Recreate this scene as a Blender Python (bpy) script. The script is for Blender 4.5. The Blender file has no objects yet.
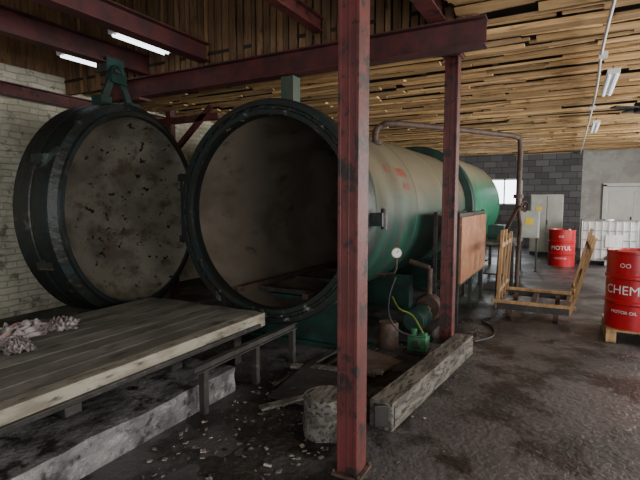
import bpy, bmesh, math, random
from mathutils import Vector, Matrix
random.seed(7)
V=Vector
# ------------------------------------------------------------------ materials
def mat(name, c1, c2=None, c3=None, scale=4.0, rough=0.7, metal=0.0, bump=0.2, bscale=30, lo=0.4, hi=0.62,
        lo2=0.55, hi2=0.7, scale2=None, stretch=(1,1,1), tint=0.0, dust_light=None, dust_light_lo=0.2, dust_light_hi=0.9, rough2=None, spec=None, bdist=0.01, c4=None, lo4=0.6, hi4=0.66, scale4=12):
    m=bpy.data.materials.new(name); m.use_nodes=True
    nt=m.node_tree; N=nt.nodes; L=nt.links
    b=N['Principled BSDF']
    b.inputs['Roughness'].default_value=rough; b.inputs['Metallic'].default_value=metal
    if spec is not None: b.inputs['Specular IOR Level'].default_value=spec
    tc=N.new('ShaderNodeTexCoord'); mp=N.new('ShaderNodeMapping'); mp.inputs['Scale'].default_value=stretch
    L.new(tc.outputs['Object'],mp.inputs['Vector'])
    def noise(s,det=8,r=0.6):
        n=N.new('ShaderNodeTexNoise'); n.inputs['Scale'].default_value=s; n.inputs['Detail'].default_value=det; n.inputs['Roughness'].default_value=r
        L.new(mp.outputs['Vector'],n.inputs['Vector']); return n
    def ramp(src,a,bb):
        r=N.new('ShaderNodeMapRange'); r.interpolation_type='SMOOTHSTEP'
        r.inputs['From Min'].default_value=a; r.inputs['From Max'].default_value=bb
        L.new(src,r.inputs['Value']); return r.outputs['Result']
    def mix(f,a,bcol):
        x=N.new('ShaderNodeMix'); x.data_type='RGBA'
        if isinstance(f,float): x.inputs['Factor'].default_value=f
        else: L.new(f,x.inputs['Factor'])
        if isinstance(a,tuple): x.inputs[6].default_value=(*a,1)
        else: L.new(a,x.inputs[6])
        if isinstance(bcol,tuple): x.inputs[7].default_value=(*bcol,1)
        else: L.new(bcol,x.inputs[7])
        return x.outputs[2]
    c2=c2 or tuple(v*0.7 for v in c1)
    n1=noise(scale); f1=ramp(n1.outputs['Fac'],lo,hi)
    col=mix(f1,c1,c2)
    if c3:
        n2=noise(scale2 or scale*2.7); f2=ramp(n2.outputs['Fac'],lo2,hi2)
        col=mix(f2,col,c3)
    if c4:
        n4=noise(scale4); f4=ramp(n4.outputs['Fac'],lo4,hi4)
        col=mix(f4,col,c4)
    if dust_light:  # tone on upward faces: dust on the vessel, painted top light on the rear tank
        g=N.new('ShaderNodeNewGeometry'); sx=N.new('ShaderNodeSeparateXYZ'); L.new(g.outputs['Normal'],sx.inputs[0])
        n3=noise(3.0); ad=N.new('ShaderNodeMath'); ad.operation='MULTIPLY_ADD'; L.new(n3.outputs['Fac'],ad.inputs[0]); ad.inputs[1].default_value=0.5
        L.new(sx.outputs[2],ad.inputs[2])
        fd=ramp(ad.outputs[0],dust_light_lo+0.25,dust_light_hi+0.25)
        col=mix(fd,col,dust_light)
    if tint>0:
        at=N.new('ShaderNodeAttribute'); at.attribute_name='tint'
        r=N.new('ShaderNodeMapRange'); L.new(at.outputs['Fac'],r.inputs['Value']); r.inputs['To Min'].default_value=1-tint; r.inputs['To Max'].default_value=1+tint
        vm=N.new('ShaderNodeVectorMath'); vm.operation='SCALE'; L.new(col,vm.inputs[0]); L.new(r.outputs['Result'],vm.inputs['Scale'])
        col=vm.outputs[0]
    L.new(col,b.inputs['Base Color'])
    if rough2 is not None:
        rr=N.new('ShaderNodeMapRange'); L.new(f1,rr.inputs['Value']); rr.inputs['To Min'].default_value=rough; rr.inputs['To Max'].default_value=rough2
        L.new(rr.outputs['Result'],b.inputs['Roughness'])
    if bump>0:
        nb=noise(bscale,6); bp=N.new('ShaderNodeBump'); bp.inputs['Strength'].default_value=bump; bp.inputs['Distance'].default_value=bdist
        L.new(nb.outputs['Fac'],bp.inputs['Height']); L.new(bp.outputs['Normal'],b.inputs['Normal'])
    return m
def brickmat(name, c1,c2,cm, bw,bh,ms, stain, axis='x', bump=0.6, rough=0.85, st_lo=0.5, st_hi=0.7, stain2=None, wob=0.0):
    m=bpy.data.materials.new(name); m.use_nodes=True
    nt=m.node_tree; N=nt.nodes; L=nt.links; b=N['Principled BSDF']; b.inputs['Roughness'].default_value=rough
    tc=N.new('ShaderNodeTexCoord'); sp=N.new('ShaderNodeSeparateXYZ'); cb=N.new('ShaderNodeCombineXYZ')
    nw=N.new('ShaderNodeTexNoise'); nw.inputs['Scale'].default_value=4; L.new(tc.outputs['Object'],nw.inputs['Vector'])
    va=N.new('ShaderNodeVectorMath'); va.operation='MULTIPLY_ADD'; L.new(nw.outputs['Color'],va.inputs[0]); va.inputs[1].default_value=(wob,wob,wob); L.new(tc.outputs['Object'],va.inputs[2])
    L.new(va.outputs[0],sp.inputs[0]); L.new(sp.outputs[0 if axis=='x' else 1],cb.inputs[0]); L.new(sp.outputs[2],cb.inputs[1])
    br=N.new('ShaderNodeTexBrick'); L.new(cb.outputs[0],br.inputs['Vector'])
    br.inputs['Scale'].default_value=1; br.inputs['Brick Width'].default_value=bw; br.inputs['Row Height'].default_value=bh
    br.inputs['Mortar Size'].default_value=ms; br.inputs['Mortar Smooth'].default_value=0.6
    br.inputs['Color1'].default_value=(*c1,1); br.inputs['Color2'].default_value=(*c2,1); br.inputs['Mortar'].default_value=(*cm,1)
    def stn(col,sc,lo,hi,c,mx=0.85):
        n=N.new('ShaderNodeTexNoise'); n.inputs['Scale'].default_value=sc; n.inputs['Detail'].default_value=10; n.inputs['Roughness'].default_value=0.7
        L.new(tc.outputs['Object'],n.inputs['Vector'])
        r=N.new('ShaderNodeMapRange'); r.interpolation_type='SMOOTHSTEP'; r.inputs['From Min'].default_value=lo; r.inputs['From Max'].default_value=hi; r.inputs['To Max'].default_value=mx
        L.new(n.outputs['Fac'],r.inputs['Value'])
        x=N.new('ShaderNodeMix'); x.data_type='RGBA'; L.new(r.outputs[0],x.inputs['Factor']); L.new(col,x.inputs[6]); x.inputs[7].default_value=(*c,1)
        return x.outputs[2]
    col=stn(br.outputs['Color'],1.1,st_lo,st_hi,stain)
    if stain2: col=stn(col,4.5,0.56,0.64,stain2,0.9)
    L.new(col,b.inputs['Base Color'])
    n2=N.new('ShaderNodeTexNoise'); n2.inputs['Scale'].default_value=14; n2.inputs['Detail'].default_value=7; L.new(tc.outputs['Object'],n2.inputs['Vector'])
    ma=N.new('ShaderNodeMath'); ma.operation='MULTIPLY_ADD'; L.new(n2.outputs['Fac'],ma.inputs[0]); ma.inputs[1].default_value=1.2
    inv=N.new('ShaderNodeMath'); inv.operation='SUBTRACT'; inv.inputs[0].default_value=1; L.new(br.outputs['Fac'],inv.inputs[1]); L.new(inv.outputs[0],ma.inputs[2])
    bp=N.new('ShaderNodeBump'); bp.inputs['Strength'].default_value=bump; bp.inputs['Distance'].default_value=0.015; L.new(ma.outputs[0],bp.inputs['Height'])
    L.new(bp.outputs['Normal'],b.inputs['Normal'])
    return m
def emis(name,c,s):
    m=bpy.data.materials.new(name); m.use_nodes=True; b=m.node_tree.nodes['Principled BSDF']
    b.inputs['Base Color'].default_value=(*c,1); b.inputs['Emission Color'].default_value=(*c,1); b.inputs['Emission Strength'].default_value=s
    return m

M={}
M['red']=mat('red_primer_steel',(0.115,0.026,0.023),(0.075,0.02,0.018),(0.026,0.015,0.013),scale=5,rough=0.5,bump=0.35,lo2=0.53,hi2=0.60,scale2=9)
M['redd']=mat('dark_red_steel',(0.085,0.018,0.017),(0.045,0.013,0.013),(0.02,0.012,0.011),scale=4,rough=0.6,bump=0.3)
M['floor']=mat('worn_asphalt_floor',(0.085,0.080,0.083),(0.038,0.034,0.034),(0.017,0.014,0.013),scale=0.8,scale2=2.0,rough=0.32,rough2=0.60,bump=0.8,bscale=20,lo2=0.47,hi2=0.58,bdist=0.022,c4=(0.13,0.12,0.115),lo4=0.62,hi4=0.70,scale4=14)
M['dirt']=mat('oily_dirt',(0.034,0.027,0.021),(0.014,0.011,0.009),(0.10,0.085,0.07),scale=6,rough=0.75,bump=1,bscale=22,lo2=0.62,hi2=0.70,scale2=30,bdist=0.03)
M['slat']=mat('ceiling_pine_board',(0.66,0.43,0.20),(0.50,0.30,0.125),(0.20,0.11,0.05),scale=2.0,stretch=(1,6,1),rough=0.75,bump=0.3,tint=0.40,scale2=3,lo2=0.55,hi2=0.70)
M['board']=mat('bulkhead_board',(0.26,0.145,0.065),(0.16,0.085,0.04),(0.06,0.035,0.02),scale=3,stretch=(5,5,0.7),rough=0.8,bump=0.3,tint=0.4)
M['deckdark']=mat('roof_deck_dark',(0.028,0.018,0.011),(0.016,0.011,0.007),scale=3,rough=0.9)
M['wallL']=brickmat('whitewashed_brick',(0.68,0.65,0.51),(0.60,0.57,0.44),(0.52,0.49,0.38),0.27,0.088,0.006,(0.38,0.35,0.255),axis='y',stain2=(0.24,0.22,0.16),st_lo=0.43,st_hi=0.62,wob=0.06,bump=1.0)
M['wallB']=brickmat('cinder_block_wall',(0.08,0.083,0.088),(0.16,0.16,0.165),(0.05,0.05,0.053),0.42,0.21,0.012,(0.06,0.058,0.06),axis='x',st_lo=0.55)
M['plaster']=mat('grey_plaster',(0.46,0.46,0.43),(0.36,0.355,0.33),(0.55,0.55,0.52),scale=2,rough=0.9)
M['green']=mat('tank_green_paint',(0.012,0.070,0.048),(0.012,0.045,0.034),(0.040,0.038,0.028),scale=3,rough=0.48,bump=0.25,dust_light=(0.150,0.132,0.088),dust_light_lo=-0.15,dust_light_hi=0.45,scale2=5,lo2=0.5,hi2=0.66,c4=(0.05,0.035,0.02),lo4=0.64,hi4=0.68,scale4=9)
M['green2']=mat('tank_bright_green',(0.01,0.22,0.11),(0.01,0.15,0.08),(0.01,0.09,0.045),scale=2,rough=0.4,bump=0.1,dust_light=(0.25,0.24,0.17),dust_light_lo=0.2,dust_light_hi=0.7)  # greyer top: light from above put into the colour of upward faces
M['gdark']=mat('dark_green_steel',(0.01,0.045,0.033),(0.008,0.024,0.02),(0.02,0.015,0.012),scale=4,rough=0.5,bump=0.2)
M['black']=mat('greasy_dark_green_steel',(0.011,0.019,0.018),(0.014,0.013,0.011),(0.065,0.10,0.08),scale=4,scale2=4,rough=0.42,bump=0.7,lo2=0.58,hi2=0.72,bscale=11,bdist=0.02,c4=(0.06,0.035,0.02),lo4=0.63,hi4=0.7,scale4=8)
M['flange']=mat('flange_weathered',(0.010,0.018,0.016),(0.014,0.013,0.011),(0.15,0.17,0.15),scale=4,scale2=7,rough=0.5,bump=0.6,lo2=0.61,hi2=0.68,bscale=15,c4=(0.05,0.03,0.018),lo4=0.62,hi4=0.7,scale4=9)
M['inside']=mat('tank_inner_residue',(0.165,0.138,0.105),(0.105,0.085,0.063),(0.030,0.025,0.019),scale=1.6,scale2=3.5,rough=0.5,bump=0.4,lo2=0.58,hi2=0.74,stretch=(1,0.6,1))
M['dish']=mat('door_dish_residue',(0.18,0.168,0.132),(0.105,0.097,0.077),(0.014,0.013,0.011),scale=1.6,scale2=8,rough=0.42,bump=0.3,lo2=0.60,hi2=0.64,stretch=(1,1,1.7),c4=(0.085,0.062,0.04),lo4=0.52,hi4=0.68,scale4=3.2)
M['rust']=mat('rusty_steel',(0.075,0.042,0.028),(0.04,0.024,0.018),(0.018,0.014,0.011),scale=8,rough=0.7,bump=0.4)
M['oldmetal']=mat('old_dark_metal',(0.045,0.042,0.038),(0.028,0.025,0.022),(0.08,0.072,0.064),scale=5,rough=0.5,bump=0.3,metal=0.3)
M['plat']=mat('worn_platform_plank',(0.235,0.225,0.195),(0.13,0.122,0.105),(0.05,0.044,0.038),scale=2.2,stretch=(2,0.7,1),rough=0.40,bump=0.4,tint=0.15,scale2=4)
M['platedge']=mat('platform_edge_timber',(0.31,0.29,0.23),(0.18,0.16,0.12),(0.055,0.047,0.036),scale=3,stretch=(2,0.8,3),rough=0.7,bump=0.3)
M['plinth']=mat('oily_concrete',(0.20,0.20,0.198),(0.075,0.075,0.075),(0.03,0.028,0.026),scale=2.6,scale2=6,rough=0.2,rough2=0.5,bump=1.0,bscale=10,bdist=0.03,lo2=0.5,hi2=0.62)
M['sleeper']=mat('old_sleeper_timber',(0.15,0.138,0.115),(0.065,0.058,0.048),(0.02,0.018,0.015),scale=4,stretch=(4,0.8,4),rough=0.7,bump=0.7,lo2=0.5,hi2=0.62)
M['pine']=mat('pine_stake',(0.42,0.27,0.13),(0.30,0.18,0.08),(0.16,0.09,0.045),scale=4,stretch=(3,3,0.7),rough=0.7,bump=0.2,tint=0.25)
M['ply']=mat('reddish_plywood',(0.33,0.15,0.07),(0.24,0.10,0.05),(0.38,0.24,0.15),scale=3,rough=0.7,bump=0.15)
M['barrel']=mat('barrel_red_paint',(0.46,0.010,0.018),(0.40,0.009,0.015),(0.28,0.01,0.012),scale=4,rough=0.3,bump=0.05)
M['white']=mat('white_paint',(0.78,0.78,0.76),(0.70,0.70,0.68),scale=3,rough=0.5,bump=0.05)
M['ibc']=mat('ibc_plastic',(0.72,0.74,0.74),(0.62,0.64,0.64),scale=3,rough=0.35,bump=0.05)
M['zinc']=mat('galvanised_tube',(0.5,0.51,0.52),(0.4,0.41,0.42),scale=6,rough=0.4,metal=0.6,bump=0.05)
M['cab']=mat('cabinet_grey',(0.40,0.41,0.38),(0.32,0.33,0.30),scale=3,rough=0.5,bump=0.05)
M['yellow']=mat('warning_yellow',(0.8,0.55,0.03),(0.7,0.48,0.03),scale=3,rough=0.5,bump=0)
M['rubber']=mat('black_rubber',(0.015,0.015,0.015),(0.02,0.02,0.02),scale=5,rough=0.6,bump=0.05)
M['brass']=mat('brass_bezel',(0.25,0.2,0.1),(0.2,0.15,0.08),scale=5,rough=0.4,metal=0.8,bump=0)
M['redtxt']=mat('red_marking',(0.50,0.05,0.04),(0.22,0.06,0.04),scale=14,rough=0.6,bump=0)
M['rag']=mat('dirty_rag',(0.36,0.33,0.32),(0.20,0.17,0.165),(0.28,0.13,0.12),scale=9,scale2=12,rough=0.95,bump=0.4,bscale=80,lo2=0.60,hi2=0.64)
M['chip']=mat('debris_chips',(0.26,0.23,0.20),(0.10,0.085,0.07),scale=20,rough=0.9,tint=0.6,bump=0.1)
M['pump']=mat('pump_green',(0.03,0.15,0.065),(0.02,0.08,0.04),(0.03,0.04,0.03),scale=8,rough=0.4,bump=0.1)
M['hose']=mat('yellow_green_hose',(0.16,0.20,0.03),(0.1,0.13,0.02),scale=8,rough=0.5,bump=0)
M['tube']=emis('fluorescent_tube',(0.9,0.95,1.0),0.6)
M['tubeon']=emis('lit_fluorescent_tube',(0.9,0.95,1.0),3.5)
M['glass']=emis('daylit_window_glass',(0.85,0.92,1.0),6.0)

# ------------------------------------------------------------------ builder
class B:
    def __init__(s,name):
        s.name=name; s.bm=bmesh.new(); s.tl=s.bm.loops.layers.color.new('tint'); s.ms=[]
    def mi(s,m):
        if m not in s.ms: s.ms.append(m)
        return s.ms.index(m)
    def fin(s,faces,m,smooth=False,tint=None):
        i=s.mi(m); t=random.random() if tint is None else tint
        for f in faces:
            f.material_index=i; f.smooth=smooth
            for l in f.loops: l[s.tl]=(t,t,t,1)
    def box(s,c,size,m,rot=None,tint=None):
        mt=Matrix.Translation(V(c))
        if rot: 
            from mathutils import Euler
            mt=mt@Euler(rot).to_matrix().to_4x4()
        mt=mt@Matrix.Diagonal((*size,1))
        r=bmesh.ops.create_cube(s.bm,size=1,matrix=mt)
        s.fin({f for v in r['verts'] for f in v.link_faces},m,tint=tint); return s
    def frame(s,p0,p1):
        p0=V(p0);p1=V(p1); d=p1-p0; y=d.normalized()
        up=V((0,0,1)) if abs(y.z)<0.95 else V((0,1,0))
        x=y.cross(up).normalized(); z=x.cross(y)
        return p0,p1,d.length,Matrix((x,y,z)).transposed()
    def bar(s,p0,p1,w,h,m,tint=None,off=(0,0)):
        p0,p1,ln,R=s.frame(p0,p1)
        c=(p0+p1)/2+R@V((off[0],0,off[1]))
        mt=Matrix.Translation(c)@R.to_4x4()@Matrix.Diagonal((w,ln,h,1))
        r=bmesh.ops.create_cube(s.bm,size=1,matrix=mt)
        s.fin({f for v in r['verts'] for f in v.link_faces},m,tint=tint); return s
    def hbeam(s,p0,p1,w,h,m,t=0.014):
        s.bar(p0,p1,w,t,m,off=(0,h/2-t/2)); s.bar(p0,p1,w,t,m,off=(0,-h/2+t/2)); s.bar(p0,p1,t,h-2*t,m); return s
    def tube(s,path,r,m,seg=10,caps=True,tint=None):
        pts=[V(p) for p in path]; rings=[]; 
        prev=None
        for i,p in enumerate(pts):
            if i==0: d=pts[1]-pts[0]
            elif i==len(pts)-1: d=pts[-1]-pts[-2]
            else: d=(pts[i+1]-pts[i]).normalized()+(pts[i]-pts[i-1]).normalized()
            d.normalize()
            if prev is None:
                a=V((0,0,1)) if abs(d.z)<0.9 else V((1,0,0)); x=d.cross(a).normalized()
            else: x=(prev-d*prev.dot(d)).normalized()
            prev=x; y=d.cross(x)
            rr=r[i] if isinstance(r,(list,tuple)) else r
            rings.append([s.bm.verts.new(p+(x*math.cos(k*2*math.pi/seg)+y*math.sin(k*2*math.pi/seg))*rr) for k in range(seg)])
        fs=[]
        for a,b in zip(rings,rings[1:]):
            for k in range(seg): fs.append(s.bm.faces.new((a[k],a[(k+1)%seg],b[(k+1)%seg],b[k])))
        if caps: fs.append(s.bm.faces.new(rings[0][::-1])); fs.append(s.bm.faces.new(rings[-1]))
        s.fin(fs,m,True,tint); return s
    def cyl(s,p0,p1,r,m,seg=24,r2=None):
        return s.tube([p0,p1],[r,r if r2 is None else r2],m,seg)
    def lathe(s,prof,o,ax,m,seg=72,a0=0.0):
        o=V(o);ax=V(ax).normalized(); a=V((0,0,1)) if abs(ax.z)<0.9 else V((1,0,0)); x=ax.cross(a).normalized(); y=ax.cross(x)
        rings=[]
        for (r,h) in prof:
            if r<1e-5: rings.append([s.bm.verts.new(o+ax*h)])
            else: rings.append([s.bm.verts.new(o+ax*h+(x*math.cos(k*2*math.pi/seg+a0)+y*math.sin(k*2*math.pi/seg+a0))*r) for k in range(seg)])
        fs=[]
        for a,b in zip(rings,rings[1:]):
            for k in range(seg):
                k2=(k+1)%seg
                if len(a)==1 and len(b)==1: continue
                if len(a)==1: fs.append(s.bm.faces.new((a[0],b[k2],b[k])))
                elif len(b)==1: fs.append(s.bm.faces.new((a[k],a[k2],b[0])))
                else: fs.append(s.bm.faces.new((a[k],a[k2],b[k2],b[k])))
        s.fin(fs,m,True,0.5); return s
    def text(s,body,size,m,fn):
        cu=bpy.data.curves.new('tmp','FONT'); cu.body=body; cu.size=size; cu.align_x='CENTER'; cu.extrude=0.0; cu.resolution_u=3
        ob=bpy.data.objects.new('tmp',cu); bpy.context.scene.collection.objects.link(ob)
        dg=bpy.context.evaluated_depsgraph_get(); me=bpy.data.meshes.new_from_object(ob.evaluated_get(dg))
        vs=[s.bm.verts.new(fn(v.co.x,v.co.y)) for v in me.vertices]; fs=[]
        for p in me.polygons:
            try: fs.append(s.bm.faces.new([vs[i] for i in p.vertices]))
            except Exception: pass
        s.fin(fs,m); bpy.data.objects.remove(ob); bpy.data.curves.remove(cu); bpy.data.meshes.remove(me); return s
    def done(s,bevel=0,angle=35,recalc=True,loc=None):
        if recalc: bmesh.ops.recalc_face_normals(s.bm,faces=s.bm.faces[:])
        me=bpy.data.meshes.new(s.name); s.bm.to_mesh(me); s.bm.free()
        for m in s.ms: me.materials.append(m)
        try: me.set_sharp_from_angle(angle=math.radians(angle))
        except Exception: pass
        ob=bpy.data.objects.new(s.name,me); bpy.context.scene.collection.objects.link(ob)
        if bevel:
            bv=ob.modifiers.new('bevel','BEVEL'); bv.width=bevel; bv.segments=2; bv.limit_method='ANGLE'; bv.angle_limit=math.radians(50)
        return ob
from mathutils import noise as mn
def smooth(P,n=8):
    P=[V(p) for p in P]; out=[]
    Q=[P[0]*2-P[1]]+P+[P[-1]*2-P[-2]]
    for i in range(1,len(Q)-2):
        p0,p1,p2,p3=Q[i-1:i+3]
        for k in range(n):
            t=k/n; out.append(0.5*((2*p1)+(-p0+p2)*t+(2*p0-5*p1+4*p2-p3)*t*t+(-p0+3*p1-3*p2+p3)*t*t*t))
    out.append(P[-1]); return out

XL,XR,YF,YB=-5.6,5.2,-7.0,15.0
ZL=3.16; ZH=4.7
# ------------------------------------------------------------------ room shell
b=B('floor'); b.box(((XL+XR)/2,(YF+YB)/2,-0.05),(XR-XL+0.4,YB-YF+0.4,0.1),M['floor']); b.done()
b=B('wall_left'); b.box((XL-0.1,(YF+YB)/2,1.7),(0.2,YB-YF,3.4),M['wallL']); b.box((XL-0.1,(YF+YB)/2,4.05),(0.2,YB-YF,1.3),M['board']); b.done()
b=B('wall_back')
b.box(((XL+1.4)/2,YB+0.1,1.7),(1.4-XL,0.2,3.4),M['wallB']); b.box(((XR+1.4)/2,YB+0.1,1.7),(XR-1.4,0.2,3.4),M['plaster']); b.done()
b=B('wall_right')
wins=[(-1.5,1.6),(4.0,1.6),(9.0,1.6)]
b.box((XR+0.1,(YF+YB)/2,0.5),(0.2,YB-YF,1.0),M['plaster']); b.box((XR+0.1,(YF+YB)/2,3.0),(0.2,YB-YF,0.8),M['plaster'])
ys=YF
for (yc,w) in wins+[(None,None)]:
    e=(yc-w) if yc is not None else YB
    b.box((XR+0.1,(ys+e)/2,1.8),(0.2,e-ys,1.6),M['plaster'])
    if yc is not None: ys=yc+w
b.done()
b=B('wall_front')
b.box((XL+0.6,YF-0.1,2.3),(1.2,0.2,4.6),M['plaster']); b.box((XR-0.4,YF-0.1,2.3),(0.8,0.2,4.6),M['plaster']); b.box(((XL+XR)/2,YF-0.1,4.2),(XR-XL,0.2,0.9),M['plaster']); b.done()
# ceiling: low slatted part + raised bay
b=B('ceiling')
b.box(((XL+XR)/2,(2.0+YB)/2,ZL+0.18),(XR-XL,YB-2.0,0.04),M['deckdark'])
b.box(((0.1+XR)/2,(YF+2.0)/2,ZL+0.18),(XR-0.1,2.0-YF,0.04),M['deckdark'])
y=YF
while y<YB-0.05:
    x0=XL if y>2.10 else 0.14
    w=random.uniform(0.06,0.115)
    x=x0-random.uniform(0,1.5)
    while x<XR:
        l=random.choice([0.7,0.9,1.2,1.8,1.8,2.2,2.7]); a=max(x,x0); e=min(x+l-random.uniform(0.005,0.06),XR)
        if e-a>0.05 and random.random()>0.04:
            L=e-a
            yy=y+w/2+random.uniform(-.015,.015)
            b.box(((a+e)/2,yy,ZL+0.03+0.05*mn.noise(V((a*.8,y*.8,0)))+random.uniform(-0.015,0.04)),(L,w*random.uniform(.75,1.1),0.022),M['slat'],rot=(random.uniform(-.25,.25),random.uniform(-.025,.025)/max(L,1),random.uniform(-.07,.07)/max(L,1)))
        x+=l
    y+=w+random.uniform(0.004,0.038)
x=-5.2
while x<XR:
    if x>0.3: b.box((x,(YF+YB)/2,ZL+0.12),(0.05,YB-YF,0.08),M['deckdark'])
    else: b.box((x,(2.1+YB)/2,ZL+0.12),(0.05,YB-2.1,0.08),M['deckdark'])
    x+=0.9
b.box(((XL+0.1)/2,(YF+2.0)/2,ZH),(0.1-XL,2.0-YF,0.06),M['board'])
b.done()
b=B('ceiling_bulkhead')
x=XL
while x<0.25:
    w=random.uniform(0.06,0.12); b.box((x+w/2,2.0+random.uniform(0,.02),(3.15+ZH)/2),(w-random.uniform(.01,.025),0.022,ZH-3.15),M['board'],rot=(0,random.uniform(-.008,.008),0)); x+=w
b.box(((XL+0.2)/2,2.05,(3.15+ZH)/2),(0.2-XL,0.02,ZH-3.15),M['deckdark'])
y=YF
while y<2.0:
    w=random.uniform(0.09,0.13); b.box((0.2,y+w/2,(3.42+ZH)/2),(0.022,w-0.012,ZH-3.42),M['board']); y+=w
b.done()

# door_1 & window on back wall
b=B('door_1')
b.box((2.75,YB-0.03,1.0),(1.36,0.05,2.0),M['white'])
for xx in (2.05,3.45): b.box((xx,YB-0.055,1.04),(0.10,0.10,2.08),M['white'])
b.box((2.75,YB-0.055,2.07),(1.50,0.10,0.10),M['white'])
for xx in (2.42,3.08):
    b.box((xx,YB-0.06,0.5),(0.5,0.02,0.7),M['white']); b.box((xx,YB-0.06,1.45),(0.5,0.02,0.8),M['white'])
b.box((2.78,YB-0.09,1.0),(0.03,0.06,0.14),M['oldmetal'])
b.done(0.004)
b=B('window_1')
xx0,xx1,z0,z1=-1.5,-0.40,1.45,2.30
b.box(((xx0+xx1)/2,YB-0.015,(z0+z1)/2),(xx1-xx0,0.02,z1-z0),M['glass'])
for xx in (xx0,(xx0+xx1)/2,xx1): b.box((xx,YB-0.035,(z0+z1)/2),(0.05,0.06,z1-z0+0.05),M['white'])
for z in (z0,z1): b.box(((xx0+xx1)/2,YB-0.035,z),(xx1-xx0+0.05,0.06,0.05),M['white'])
b.done()
for i,(yc,w) in enumerate(wins):
    b=B('window_%d'%(i+2))
    for k in range(5): b.box((XR+0.1,yc-w+k*w/2,1.8),(0.06,0.05,1.6),M['white'])
    for z in (1.02,1.8,2.58): b.box((XR+0.1,yc,z),(0.06,2*w,0.05),M['white'])
    b.done()

# ------------------------------------------------------------------ steel structure
def column(x,y,h,w=0.15):
    b=B('steel_column')
    b.bar((x,y,0.012),(x,y,h),0.012,0.13,M['red'])
    for s in (-1,1): b.box((x+s*(w/2-0.01),y,h/2+0.01),(0.02,0.145,h-0.02),M['red'])
    b.box((x,y-0.055,h/2),(w-0.03,0.012,h-0.04),M['red'])
    b.box((x,y,0.01),(0.18,0.19,0.02),M['rust']); b.box((x,y,h-0.01),(0.20,0.20,0.02),M['red'])
    for sx in (-1,1):
        for sy in (-1,1): b.cyl((x+sx*.078,y+sy*.083,0.02),(x+sx*.078,y+sy*.083,0.04),0.010,M['rust'],seg=6)
    return b.done(0.003)
column(0.01,0.0,3.13,0.125); column(-0.08,2.78,3.13,0.14)
b=B('steel_beam'); b.hbeam((0,-6.9,3.25),(0,1.95,3.25),0.15,0.22,M['red']); b.hbeam((-0.03,1.95,3.25),(-0.06,2.95,3.25),0.15,0.2,M['red']); b.done()
b=B('steel_beam'); b.hbeam((-4.5,1.86,3.02),(0.40,1.86,3.02),0.16,0.24,M['redd']); 
b.box((-3.9,1.86,2.88),(0.3,0.18,0.03),M['redd']); b.done()
b=B('steel_beam'); b.hbeam((-2.62,-6.9,3.25),(-2.62,1.75,3.25),0.15,0.20,M['redd']); b.done()
b=B('steel_beam'); b.hbeam((-1.15,-6.9,3.3),(-1.15,1.75,3.3),0.10,0.14,M['red']); b.done()
b=B('crane_rail_beam'); b.hbeam((-3.8,-6.9,3.32),(-3.8,1.95,3.32),0.14,0.24,M['redd']); b.done()
b=B('steel_beam'); b.hbeam((-5.45,-6.9,3.15),(-5.45,4.0,3.0),0.14,0.16,M['red']); b.done()
b=B('steel_brace'); b.box((-4.6,3.1,1.5),(0.1,0.1,3.0),M['red']); b.bar((-4.55,3.1,2.35),(-3.75,3.1,3.0),0.06,0.08,M['red']); b.bar((-5.5,3.1,2.85),(-3.6,3.1,2.85),0.06,0.10,M['red']); b.done()
b=B('steel_beam'); b.bar((-5.5,-0.8,3.5),(0.0,-0.8,3.5),0.12,0.12,M['redd']); b.done()

# ------------------------------------------------------------------ autoclave
TX,TZ=-1.66,1.46
b=B('autoclave_vessel')
O=(TX,1.5,TZ); Y=(0,1,0)
b.lathe([(0.985,0.02),(0.995,-0.015),(1.04,-0.02),(1.05,0.01),(1.075,0.01),(1.085,-0.015),(1.135,-0.015),(1.15,0.02),(1.15,0.17),(1.13,0.19),(1.13,0.22)],O,Y,M['flange'],96)
b.lathe([(1.13,0.22),(1.09,0.24),(1.09,0.36),(1.05,0.44),(1.03,0.5)],O,Y,M['gdark'],96)
b.lathe([(1.03,0.5),(1.03,1.9),(1.036,1.905),(1.036,1.93),(1.03,1.935),(1.03,3.4),(1.036,3.405),(1.036,3.43),(1.03,3.435),(1.03,5.0)],O,Y,M['green'],96)
b.lathe([(0.985,0.02),(0.99,0.12)],O,Y,M['flange'],96)
b.lathe([(0.99,0.12),(0.985,4.9),(0.8,5.15),(0.4,5.3),(0,5.35)],O,Y,M['inside'],96)
for k in range(36):
    a=2*math.pi*k/36; c,s_=math.cos(a),math.sin(a)
    b.box((TX+1.062*c,1.497,TZ+1.062*s_),(0.03,0.03,0.07),M['flange'],rot=(0,-a,0))
b.lathe([(1.03,5.0),(1.16,5.0),(1.18,5.02),(1.18,5.18),(1.14,5.2)],O,Y,M['gdark'],96)
b.lathe([(1.14,5.2),(1.14,8.9),(1.0,9.15),(0.5,9.4),(0,9.45)],O,Y,M['green2'],96)
for sx in (-0.42,0.42): b.box((TX+sx,4.0,0.62),(0.06,4.8,0.06),M['rust'])
for k in range(6): b.box((TX,2.0+k*0.8,0.575),(1.05,0.08,0.05),M['oldmetal'])
for yy in (2.1,4.1,6.0,8.5,10.3):
    b.box((TX,yy,0.27),(1.5,0.18,0.5),M['gdark']); b.box((TX,yy,0.02),(1.8,0.3,0.04),M['gdark'])
b.box((TX+1.19,1.62,1.42),(0.14,0.16,0.12),M['black']); b.cyl((TX+1.25,1.62,1.33),(TX+1.25,1.62,1.52),0.03,M['oldmetal'])
b.box((TX+0.1,1.86,TZ+1.25),(0.15,0.14,0.34),M['green'])
b.cyl((TX-1.19,1.6,1.1),(TX-1.19,1.6,1.9),0.045,M['black']); 
for z in (1.15,1.85): b.box((TX-1.15,1.6,z),(0.16,0.12,0.08),M['black'])
def onTank(R,y0,zc,ang0):
    def f(u,v):
        a=ang0+v/R; return V((TX+R*math.cos(a),y0+u,TZ+R*math.sin(a)))
    return f
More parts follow.
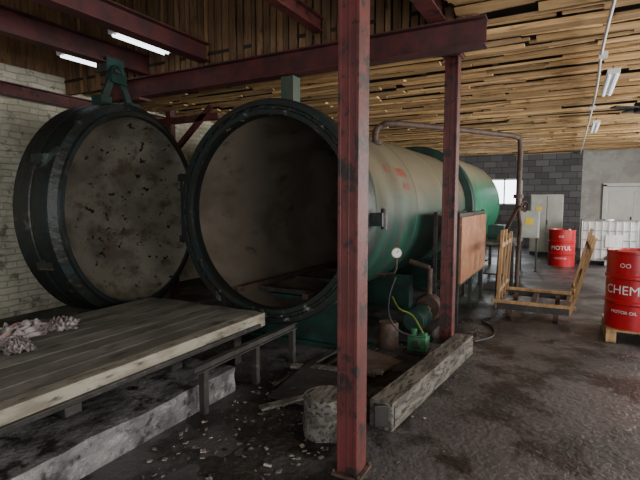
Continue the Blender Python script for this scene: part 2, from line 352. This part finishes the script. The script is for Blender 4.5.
b.text('10001',0.17,M['redtxt'],onTank(1.034,3.05,0,0.42))
b.text('TC 2',0.12,M['redtxt'],onTank(1.034,2.6,0,0.46))
b.text('04.11',0.12,M['redtxt'],onTank(1.034,3.1,0,0.26))
vessel=b.done()

b=B('pressure_gauge')
gx,gy,gz=-0.40,1.95,1.08
b.tube([(TX+1.05,1.95,0.86),(gx-0.12,1.95,0.86),(gx-0.02,1.95,0.88),(gx,1.95,0.93),(gx,1.95,1.02)],0.012,M['rust'])
n=V((0.45,-0.89,0)).normalized(); c=V((gx,gy,gz))
b.cyl(c-n*0.025,c+n*0.02,0.052,M['brass'],32); b.cyl(c+n*0.02,c+n*0.023,0.044,M['white'],32)
b.bar(c+n*0.025,c+n*0.025+V((0.02,0.01,0.025)),0.005,0.003,M['rubber'])
b.done()
b=B('rubber_hose')
P=[(gx,1.94,0.84),(gx-0.05,1.90,0.65),(gx-0.06,1.93,0.45),(gx+0.0,2.0,0.3),(gx+0.12,2.05,0.24),(gx+0.22,2.12,0.22)]
b.tube(smooth(P),0.009,M['rubber'],8); b.done()

b=B('steam_pipe')
b.tube(smooth([(-1.05,3.0,2.30),(-1.05,3.0,2.42),(-1.0,3.05,2.5),(-0.8,3.25,2.54),(0.1,4.7,2.54),(0.34,5.05,2.52),(0.4,5.12,2.42),(0.4,5.12,1.8),(0.4,5.12,1.5)],8),0.038,M['rust'],12)
b.cyl((-1.05,3.0,2.27),(-1.05,3.0,2.31),0.08,M['rust']); b.cyl((0.4,5.12,1.62),(0.4,5.12,1.68),0.07,M['rust'])
b.tube([(0.4,5.12,1.5),(0.12,5.62,0.95),(0.08,5.65,0.3),(0.08,5.65,0.0)],0.03,M['rust'])
b.tube([(0.4,5.12,1.5),(0.4,5.6,1.2),(0.35,5.9,0.6),(0.35,5.9,0)],0.03,M['rust'])
b.lathe([(0.07,-0.01),(0.085,0),(0.07,0.01)],(0.5,5.05,1.5),(1,-0.6,0),M['redd'],20); b.cyl((0.4,5.12,1.5),(0.5,5.05,1.5),0.015,M['rust'])
sp=b.done(); sp.parent=vessel

# ------------------------------------------------------------------ vessel door hanging on hoist
b=B('autoclave_hatch')
D=V((-3.41,1.46,1.475)); nrm=V((0.985,0.171,0)).normalized(); e=V((-0.171,0.985,0)).normalized(); K=1.045
def sc(p): return [(r*K,h) for r,h in p]
b.lathe(sc([(1.03,-0.03),(1.045,0.0),(1.09,0.0),(1.10,-0.03),(1.13,-0.05),(1.17,-0.07),(1.18,-0.10),(1.18,-0.24),(1.17,-0.25),(1.17,-0.29),(1.18,-0.30),(1.18,-0.50),(1.15,-0.53),(1.08,-0.54),(1.06,-0.58)]),D,nrm,M['black'],96)
b.lathe(sc([(1.03,-0.03),(1.02,-0.06),(1.0,-0.09),(0.9,-0.15),(0.7,-0.22),(0.4,-0.28),(0,-0.30)]),D,nrm,M['dish'],96)
b.lathe(sc([(1.06,-0.58),(0.95,-0.66),(0.7,-0.76),(0.35,-0.82),(0,-0.84)]),D,nrm,M['gdark'],96)
c=D-V((0,0,1.15))-e*0.42-nrm*0.3; b.box(c,(0.30,0.30,0.14),M['black'],rot=(0,0,0.17)); b.box(c+V((0,-0.14,-0.05)),(0.2,0.1,0.08),M['rust'])
for z in (-0.5,0.5): b.box(D-e*1.10-nrm*0.25+V((0,0,z*1.0)),(0.2,0.06,0.14),M['black'],rot=(0,0,0.17))
T=D+V((0,0,1.22))-nrm*0.30
for s_ in (-1,1):
    b.bar(T+e*0.24*s_,T+e*0.08*s_+V((0,0,0.32)),0.03,0.09,M['gdark'])
    b.box(T+e*0.24*s_+V((0,0,0.02)),(0.14,0.16,0.12),M['gdark'],rot=(0,0,0.17))
b.bar(T-e*0.12+V((0,0,0.32)),T+e*0.12+V((0,0,0.32)),0.1,0.1,M['gdark'])
b.lathe([(0.08,-0.02),(0.11,-0.03),(0.11,0.03),(0.08,0.02),(0.08,-0.02)],T+V((0,0,0.38)),nrm,M['gdark'],24)
b.done()
b=B('chain_hoist')
hx,hy=T.x,T.y
b.box((-3.8,hy,3.14),(0.16,0.26,0.10),M['oldmetal'])
for sx in (-1,1):
    b.box((-3.8+sx*0.085,hy,3.18),(0.014,0.24,0.16),M['gdark'])
    for sy in (-0.07,0.07): b.cyl((-3.8+sx*0.078,hy+sy,3.235),(-3.8+sx*0.02,hy+sy,3.235),0.03,M['oldmetal'])
b.box((hx,hy,3.115),(0.03,0.05,0.04),M['oldmetal'])
b.done()

# ------------------------------------------------------------------ loading platform
b=B('loading_platform')
x=-3.1
while x<-1.62:
    w=0.185; b.box((x+w/2,-1.35+random.uniform(-.02,.02),0.475),(w-0.004,5.3,0.03),M['plat'],rot=(0,0,random.uniform(-.001,.001))); x+=w
b.box((-1.57,-1.35,0.425),(0.10,5.3,0.13),M['platedge']); b.box((-3.06,-1.35,0.39),(0.08,5.3,0.14),M['platedge'])
b.box((-1.51,-1.40,0.385),(0.03,5.2,0.04),M['oldmetal'])
b.box((-2.3,1.27,0.40),(1.5,0.05,0.12),M['platedge'])
for yy in (-3.6,-2.6,-1.6,-0.6,0.3): 
    b.box((-2.3,yy,0.42),(1.5,0.1,0.08),M['oldmetal'])
    b.box((-1.75,yy,0.285),(0.12,0.12,0.15),M['oldmetal']); b.box((-2.9,yy,0.19),(0.12,0.12,0.38),M['oldmetal'])
b.box((-2.9,1.1,0.19),(0.12,0.12,0.38),M['oldmetal']); b.box((-1.75,1.1,0.19),(0.10,0.10,0.38),M['oldmetal'])
b.done(0.006)
b=B('concrete_plinth'); b.box((-1.68,-1.7,0.1),(0.70,4.58,0.2),M['plinth'])
bmesh.ops.subdivide_edges(b.bm,edges=b.bm.edges[:],cuts=48,use_grid_fill=True)
for v in b.bm.verts:
    if v.co.z>0.01:
        q=V((v.co.x*3,v.co.y*2.2,v.co.z*4)); f=min(1,v.co.z/0.1)
        v.co+=V((mn.noise(q)*0.03+mn.noise(q*3)*0.015,mn.noise(q+V((5,0,0)))*0.03,mn.noise(q+V((0,5,0)))*0.010))*f
        v.co.z=min(v.co.z,0.209)
for f in b.bm.faces: f.smooth=True
b.done(0.0,50)
b=B('rail_track')
b.hbeam((-1.27,0.05,0.36),(-1.27,1.45,0.36),0.05,0.06,M['oldmetal'],0.01)
for yy in (0.15,0.8,1.4): b.box((-1.27,yy,0.165),(0.05,0.05,0.33),M['oldmetal'])
b.done()
b=B('steel_floor_plate')
b.box((-0.72,0.95,0.05),(0.55,0.8,0.015),M['oldmetal'],rot=(0.02,0.03,0.1)); b.box((-0.50,1.55,0.08),(0.4,0.5,0.015),M['rust'],rot=(0,0.06,-0.2))
for i in range(3): b.bar((-1.05+i*0.17,0.75+.1*i,0.045),(-0.95+i*0.11,1.85,0.06),0.03,0.02,M['oldmetal'])
b.bar((-1.15,1.2,0.05),(-0.3,1.35,0.09),0.09,0.02,M['sleeper']); b.bar((-0.9,0.35,0.04),(-0.55,0.85,0.06),0.07,0.02,M['sleeper'])
b.done()
b=B('cloth_rags')
def rag(cx,cy,sx,sy,h,rot,seed):
    n=34; g=[]
    for i in range(n):
        row=[]
        for j in range(n):
            u=i/(n-1)-.5; v=j/(n-1)-.5
            X=u*sx*(1+0.5*mn.noise(V((v*6,seed,0)))); Yv=v*sy*(1+0.5*mn.noise(V((u*6,seed,3))))
            z=0.495+h*max(0,(1-(2*u)**2)*(1-(2*v)**2))*(0.4+1.3*abs(mn.noise(V((u*9+seed,v*9,seed)))))+0.012*abs(math.sin(u*25+v*9+seed))
            row.append(b.bm.verts.new((cx+X*math.cos(rot)-Yv*math.sin(rot),cy+X*math.sin(rot)+Yv*math.cos(rot),z)))
        g.append(row)
    b.fin([b.bm.faces.new((g[i][j],g[i+1][j],g[i+1][j+1],g[i][j+1])) for i in range(n-1) for j in range(n-1)],M['rag'],True)
rag(-2.85,-0.35,0.4,0.8,0.10,0.3,1.0); rag(-2.65,-0.85,0.4,0.5,0.10,-0.5,4.0); rag(-2.85,0.05,0.30,0.45,0.06,0.9,7.0); rag(-2.6,-0.45,0.2,0.5,0.05,1.2,9.0)
b.done(recalc=False)

# ------------------------------------------------------------------ floor items near columns
b=B('timber_sleeper')
b.bar((-0.02,0.55,0.10),(0.17,2.5,0.10),0.18,0.20,M['sleeper']); b.bar((0.01,0.545,0.11),(0.02,0.53,0.11),0.15,0.16,M['oldmetal'])
b.done(0.012)
b=B('tree_stump')
b.lathe([(0,0),(0.165,0),(0.16,0.06),(0.15,0.16),(0.148,0.25),(0.14,0.27),(0,0.265)],(-0.34,0.35,0),(0,0,1),M['sleeper'],28)
for v in b.bm.verts: v.co+=V((mn.noise(v.co*9),mn.noise(v.co*9+V((3,3,3))),0))*0.02
b.done(angle=50)
b=B('broken_concrete_block')
b.box((-0.10,0.25,0.08),(0.10,0.14,0.14),M['plinth'],rot=(0.1,0.1,0.5)); b.done(0.02)

b=B('hydraulic_pump')
px,py=-0.26,2.28
b.box((px,py,0.10),(0.20,0.15,0.15),M['pump']); b.box((px,py,0.015),(0.25,0.2,0.03),M['oldmetal']); b.cyl((px-0.05,py,0.17),(px-0.05,py,0.25),0.035,M['pump'])
b.box((px+0.05,py,0.19),(0.08,0.07,0.05),M['pump']); b.tube(smooth([(px+0.05,py,0.21),(px-0.1,py+0.1,0.36),(px-0.25,py+0.1,0.42),(px-0.4,py+0.3,0.5)]),0.010,M['hose'],8)
b.cyl((px,py-0.07,0.1),(px,py-0.09,0.1),0.045,M['oldmetal']); b.done(0.008)
b=B('vacuum_pump_unit')
b.box((-0.42,3.0,0.05),(0.36,1.0,0.08),M['oldmetal'])
b.cyl((-0.42,2.62,0.23),(-0.42,2.96,0.23),0.12,M['gdark'],28)
for k in range(8): b.cyl((-0.42,2.64+k*0.04,0.23),(-0.42,2.65+k*0.04,0.23),0.135,M['gdark'],28)
b.cyl((-0.42,2.96,0.25),(-0.42,3.2,0.25),0.05,M['rust'])
b.lathe([(0,0),(0.15,0),(0.17,0.05),(0.17,0.12),(0.15,0.17),(0,0.17)],(-0.42,3.2,0.26),(0,1,0),M['rust'],28)
b.cyl((-0.42,3.28,0.4),(-0.42,3.28,0.75),0.035,M['rust']); b.tube([(-0.42,3.28,0.75),(-0.68,3.28,0.82)],0.035,M['rust'])
b.done(0.004)
b=B('metal_can'); b.lathe([(0,0),(0.11,0),(0.11,0.26),(0.10,0.28),(0,0.275)],(-0.6,2.3,0.0),(0,0,1),M['rust'],24); b.done()
b=B('power_cable'); b.tube(smooth([(0.2,2.9,0.012),(0.35,3.2,0.012),(0.30,3.6,0.012),(0.12,3.9,0.012),(0.2,4.1,0.012)]),0.01,M['rubber'],6); b.done()

b=B('plywood_board_rack')
b.box((-0.12,4.55,0.95),(0.03,1.9,0.85),M['ply'])
for yy in (3.62,4.55,5.5): b.box((-0.16,yy,0.72),(0.05,0.05,1.44),M['oldmetal']); b.box((-0.44,yy,0.72),(0.05,0.05,1.44),M['oldmetal'])
for z in (0.5,1.40): b.box((-0.16,4.56,z),(0.05,1.95,0.05),M['oldmetal']); b.box((-0.44,4.56,z),(0.05,1.95,0.05),M['oldmetal'])
for yy in (3.62,5.5): b.box((-0.30,yy,0.5),(0.3,0.04,0.04),M['oldmetal'])
b.box((-0.30,4.55,0.54),(0.32,1.9,0.03),M['rust'])
b.done(0.003)

def trolley(x0,x1,y0,y1,h,lean):
    b=B('timber_trolley')
    for yy in (y0,y1): b.box(((x0+x1)/2,yy,0.16),(x1-x0,0.07,0.08),M['oldmetal'])
    for xx in (x0,(x0+x1)/2,x1): b.box((xx,(y0+y1)/2,0.16),(0.07,y1-y0,0.07),M['rust'])
    for xx in (x0+0.15,x1-0.15):
        for yy in (y0+0.05,y1-0.05): b.cyl((xx-0.03,yy,0.09),(xx+0.03,yy,0.09),0.09,M['rust'],20)
    for sx,xx in ((-1,x0),(1,x1)):
        ps=[y0,y0+(y1-y0)*.5,y1] if sx>0 else [y0,y0+(y1-y0)*.33,y0+(y1-y0)*.66,y1]
        l=lean if sx>0 else -0.04
        for yy in ps:
            b.bar((xx,yy,0.12),(xx+l*sx,yy,h+random.uniform(-.04,.06)),0.045,0.04,M['pine'])
        for z in (0.35,0.98):
            f=(z-.12)/(h-.12)
            b.bar((xx+l*sx*f,y0-0.05,z),(xx+l*sx*f,y1+0.05,z),0.025,0.06,M['pine'])
        b.bar((xx+l*sx*.2,y0,0.3),(xx+l*sx*.9,y1,1.0),0.02,0.05,M['oldmetal'])
    b.box(((x0+x1)/2,y0,0.22),(x1-x0+0.15,0.05,0.04),M['pine']); b.box(((x0+x1)/2,y1,0.22),(x1-x0+0.15,0.05,0.04),M['pine'])
    b.done(0.003)
trolley(0.26,1.13,4.25,5.30,1.14,0.25)

# ------------------------------------------------------------------ barrels etc
def barrel(x,y,z0,txt,ang):
    b=B('oil_barrel'); r=0.29
    pr=[(0,0.02),(r-0.02,0.02),(r-0.015,0),(r,0.0),(r,0.03)]
    for hh in (0.30,0.59): pr+= [(r,hh-0.03),(r+0.012,hh-0.012),(r+0.012,hh+0.012),(r,hh+0.03)]
    pr+=[(r,0.85),(r+0.006,0.855),(r+0.006,0.88),(r-0.012,0.88),(r-0.015,0.86),(0,0.862)]
    b.lathe(pr,(x,y,z0),(0,0,1),M['barrel'],56)
    b.cyl((x+0.15,y+0.1,z0+0.86),(x+0.15,y+0.1,z0+0.885),0.035,M['white'],16); b.cyl((x-0.2,y-0.05,z0+0.86),(x-0.2,y-0.05,z0+0.88),0.02,M['oldmetal'],12)
    rr=r+0.002
    def f(zc):
        return lambda u,v:V((x+rr*math.cos(ang+u/rr),y+rr*math.sin(ang+u/rr),z0+zc+v))
    b.text(txt,0.14,M['white'],f(0.40))
    b.text('MOTOR OIL',0.05,M['white'],f(0.18)); b.text('OO',0.07,M['white'],f(0.70))
    b.done(angle=30)
barrel(1.78,3.95,0.145,'CHEMP',math.radians(-116))
barrel(0.95,10.3,0.0,'MOTUL',math.radians(-92))
def pallet(name,cx,cy,w,l,rot=0):
    b=B(name)
    for i in range(7): b.box((cx,cy-l/2+0.05+i*(l-0.1)/6,0.133),(w,0.1,0.02),M['pine'])
    for sx in (-1,0,1):
        b.box((cx+sx*(w/2-0.05),cy,0.112),(0.1,l,0.02),M['pine']); b.box((cx+sx*(w/2-0.05),cy,0.01),(0.1,l,0.02),M['pine'])
        for sy in (-1,0,1): b.box((cx+sx*(w/2-0.05),cy+sy*(l/2-0.07),0.06),(0.1,0.14,0.08),M['pine'])
    return b.done(0.003)
pallet('wooden_pallet',2.05,4.05,1.1,0.8)
b=B('ibc_tote'); cx,cy=1.95,11.2
b.box((cx,cy,0.61),(1.1,0.95,0.92),M['ibc']); b.cyl((cx,cy,1.07),(cx,cy,1.12),0.12,M['ibc'])
for k in range(9):
    xx=cx-0.57+k*1.14/8
    for yy in (cy-0.5,cy+0.5): b.cyl((xx,yy,0.14),(xx,yy,1.08),0.011,M['zinc'],8)
for k in range(8):
    yy=cy-0.5+k*1.0/7
    for xx in (cx-0.58,cx+0.58): b.cyl((xx,yy,0.14),(xx,yy,1.08),0.011,M['zinc'],8)
for z in (0.16,0.4,0.62,0.85,1.08):
    b.tube([(cx-0.58,cy-0.5,z),(cx+0.58,cy-0.5,z),(cx+0.58,cy+0.5,z),(cx-0.58,cy+0.5,z),(cx-0.58,cy-0.5,z)],0.012,M['zinc'],8)
for sx in (-0.5,0,0.5): b.box((cx+sx,cy,0.06),(0.14,1.0,0.12),M['zinc'])
b.box((cx,cy,0.13),(1.18,1.02,0.03),M['zinc']); b.cyl((cx,cy-0.47,0.2),(cx,cy-0.6,0.2),0.05,M['rubber']); b.box((cx+0.1,cy-0.505,0.6),(0.35,0.01,0.3),M['white'])
b.done(0.01)
b=B('electrical_cabinet'); cx,cy=0.5,12.6
b.box((cx,cy,0.92),(0.85,0.4,1.66),M['cab']); b.box((cx,cy,0.05),(0.8,0.36,0.1),M['rubber'])
for sx in (-1,1): b.box((cx+sx*0.21,cy-0.21,0.92),(0.39,0.02,1.56),M['cab']); 
b.box((cx+0.03,cy-0.23,0.95),(0.02,0.03,0.14),M['rubber']); b.box((cx-0.2,cy-0.225,1.35),(0.14,0.01,0.12),M['yellow']); b.done(0.005)
b=B('control_cabinet'); cx,cy=0.3,9.0
b.box((cx,cy,1.05),(0.40,0.22,0.6),M['cab']); b.box((cx,cy-0.115,1.05),(0.36,0.015,0.56),M['cab']); b.box((cx,cy-0.126,1.12),(0.16,0.006,0.16),M['yellow'])
for sx in (-1,1): b.box((cx+sx*0.16,cy,0.375),(0.04,0.04,0.75),M['oldmetal']); b.box((cx+sx*0.16,cy,0.01),(0.06,0.3,0.02),M['oldmetal'])
b.done(0.004)
b=B('workbench'); cx,cy=-0.1,7.4
b.box((cx,cy,0.78),(0.7,1.4,0.05),M['sleeper'])
for sx in (-1,1):
    for sy in (-1,1): b.box((cx+sx*0.28,cy+sy*0.62,0.38),(0.06,0.06,0.76),M['oldmetal'])
b.box((cx,cy,0.2),(0.6,1.3,0.03),M['oldmetal']); b.box((cx-0.1,cy+0.2,0.95),(0.3,0.4,0.28),M['gdark']); b.box((cx+0.12,cy-0.4,0.87),(0.25,0.3,0.13),M['rust']); b.done(0.004)

# ------------------------------------------------------------------ ceiling lamps, conduit
def lamp(x,y,z,l=1.2,axis='y',on=False):
    b=B('fluorescent_lamp'); tm=M['tubeon'] if on else M['tube']
    dx,dy=(0,1) if axis=='y' else (1,0)
    b.box((x,y,z),(0.12 if axis=='y' else l,l if axis=='y' else 0.12,0.05),M['white'])
    for o in (-0.035,0.035):
        if axis=='y': b.cyl((x+o,y-l/2+.04,z-0.035),(x+o,y+l/2-.04,z-0.035),0.013,tm,10)
        else: b.cyl((x-l/2+.04,y+o,z-0.035),(x+l/2-.04,y+o,z-0.035),0.013,tm,10)
    hz=0.10 if not on else ZH-0.03-z
    for k in (-0.35,0.35): b.cyl((x+dx*k*l,y+dy*k*l,z),(x+dx*k*l,y+dy*k*l,z+hz),0.006,M['oldmetal'],6)
    b.done(0.004)
lamp(1.44,4.2,2.98); lamp(1.44,7.9,2.98)
lamp(-4.30,1.5,3.34,axis='y',on=True,l=0.8); lamp(-3.3,1.45,3.40,axis='y',on=True,l=0.8)
b=B('electrical_conduit'); b.tube(smooth([(1.30,-3,3.08),(1.33,0,3.09),(1.30,3,3.08),(1.34,6,3.09),(1.32,14.9,3.08)]),0.014,M['white'],8)
b.box((1.32,3.3,3.08),(0.08,0.1,0.05),M['white']); b.box((1.34,6.4,3.08),(0.08,0.1,0.05),M['white']); b.done()
b=B('ceiling_fan'); cx,cy=1.95,5.7
b.cyl((cx,cy,3.16),(cx,cy,2.92),0.02,M['rubber']); b.cyl((cx,cy,2.84),(cx,cy,2.97),0.12,M['rubber'])
for k in range(4):
    a=k*math.pi/2+0.4; b.bar((cx+0.08*math.cos(a),cy+0.08*math.sin(a),2.9),(cx+0.42*math.cos(a),cy+0.42*math.sin(a),2.92),0.16,0.02,M['rubber'])
b.done()

# debris
b=B('floor_debris')
def chips(n,x0,x1,y0,y1,sm):
    for i in range(n):
        x=random.uniform(x0,x1); y=random.uniform(y0,y1); s=random.uniform(0.2,1)**1.8*sm
        b.box((x,y,s*0.12+0.004),(s,s*random.uniform(.3,1),s*0.25),M['chip'],rot=(random.uniform(-.3,.3),random.uniform(-.3,.3),random.uniform(0,3)))
chips(560,-1.2,-0.2,-1.6,1.2,0.035); chips(80,-1.1,0.3,-1.5,0.3,0.05); chips(500,0.2,2.6,-1.2,4,0.016); chips(240,-0.7,0.3,0.8,5.5,0.03)
b.done()
b=B('dirt_patch')
n=80; g=[]
for i in range(n):
    row=[]
    for j in range(n):
        x=-1.30+1.30*i/(n-1); y=-1.6+3.9*j/(n-1)
        edge=min(i,n-1-i,j,n-1-j)/(n-1)*6
        z=-0.02+min(1,edge)*(0.022+0.03*mn.noise(V((x*2.5,y*2.5,0)))+0.010*mn.noise(V((x*15,y*15,2))))
        if (x+0.34)**2+(y-0.35)**2<0.05: z=-0.01
        row.append(b.bm.verts.new((x,y,z)))
    g.append(row)
b.fin([b.bm.faces.new((g[i][j],g[i+1][j],g[i+1][j+1],g[i][j+1])) for i in range(n-1) for j in range(n-1)],M['dirt'],True)
b.done(recalc=False)

# ------------------------------------------------------------------ lights
def area(name,loc,rot,sx,sy,p,c=(1,1,1)):
    l=bpy.data.lights.new(name,'AREA'); l.shape='RECTANGLE'; l.size=sx; l.size_y=sy; l.energy=p; l.color=c
    o=bpy.data.objects.new(name,l); o.location=loc; o.rotation_euler=rot; bpy.context.scene.collection.objects.link(o); return o
area('gate_daylight',(2.6,YF+0.15,1.7),(math.radians(90),0,math.radians(16)),3.4,3.0,270,(0.97,0.98,1.0))
for (yc,w),p in zip(wins,(190,340,330)): area('window_daylight',(XR-0.02,yc,1.8),(0,math.radians(90),0),1.5,2*w,p,(1.0,0.98,0.95))
area('back_window_daylight',(-1.0,YB-0.1,1.85),(math.radians(-90),0,0),0.9,0.75,25,(0.9,0.95,1.0))
w=bpy.data.worlds.new('sky'); bpy.context.scene.world=w; w.use_nodes=True
bg=w.node_tree.nodes['Background']; bg.inputs[0].default_value=(0.8,0.9,1,1); bg.inputs[1].default_value=0.5
# ------------------------------------------------------------------ camera
cam=bpy.data.cameras.new('camera'); cam.lens=25.9; cam.sensor_width=36; cam.clip_start=0.05
co=bpy.data.objects.new('camera',cam); co.location=(1.08,-2.37,1.6); co.rotation_euler=(math.radians(85),0,math.radians(28.4))
bpy.context.scene.collection.objects.link(co); bpy.context.scene.camera=co
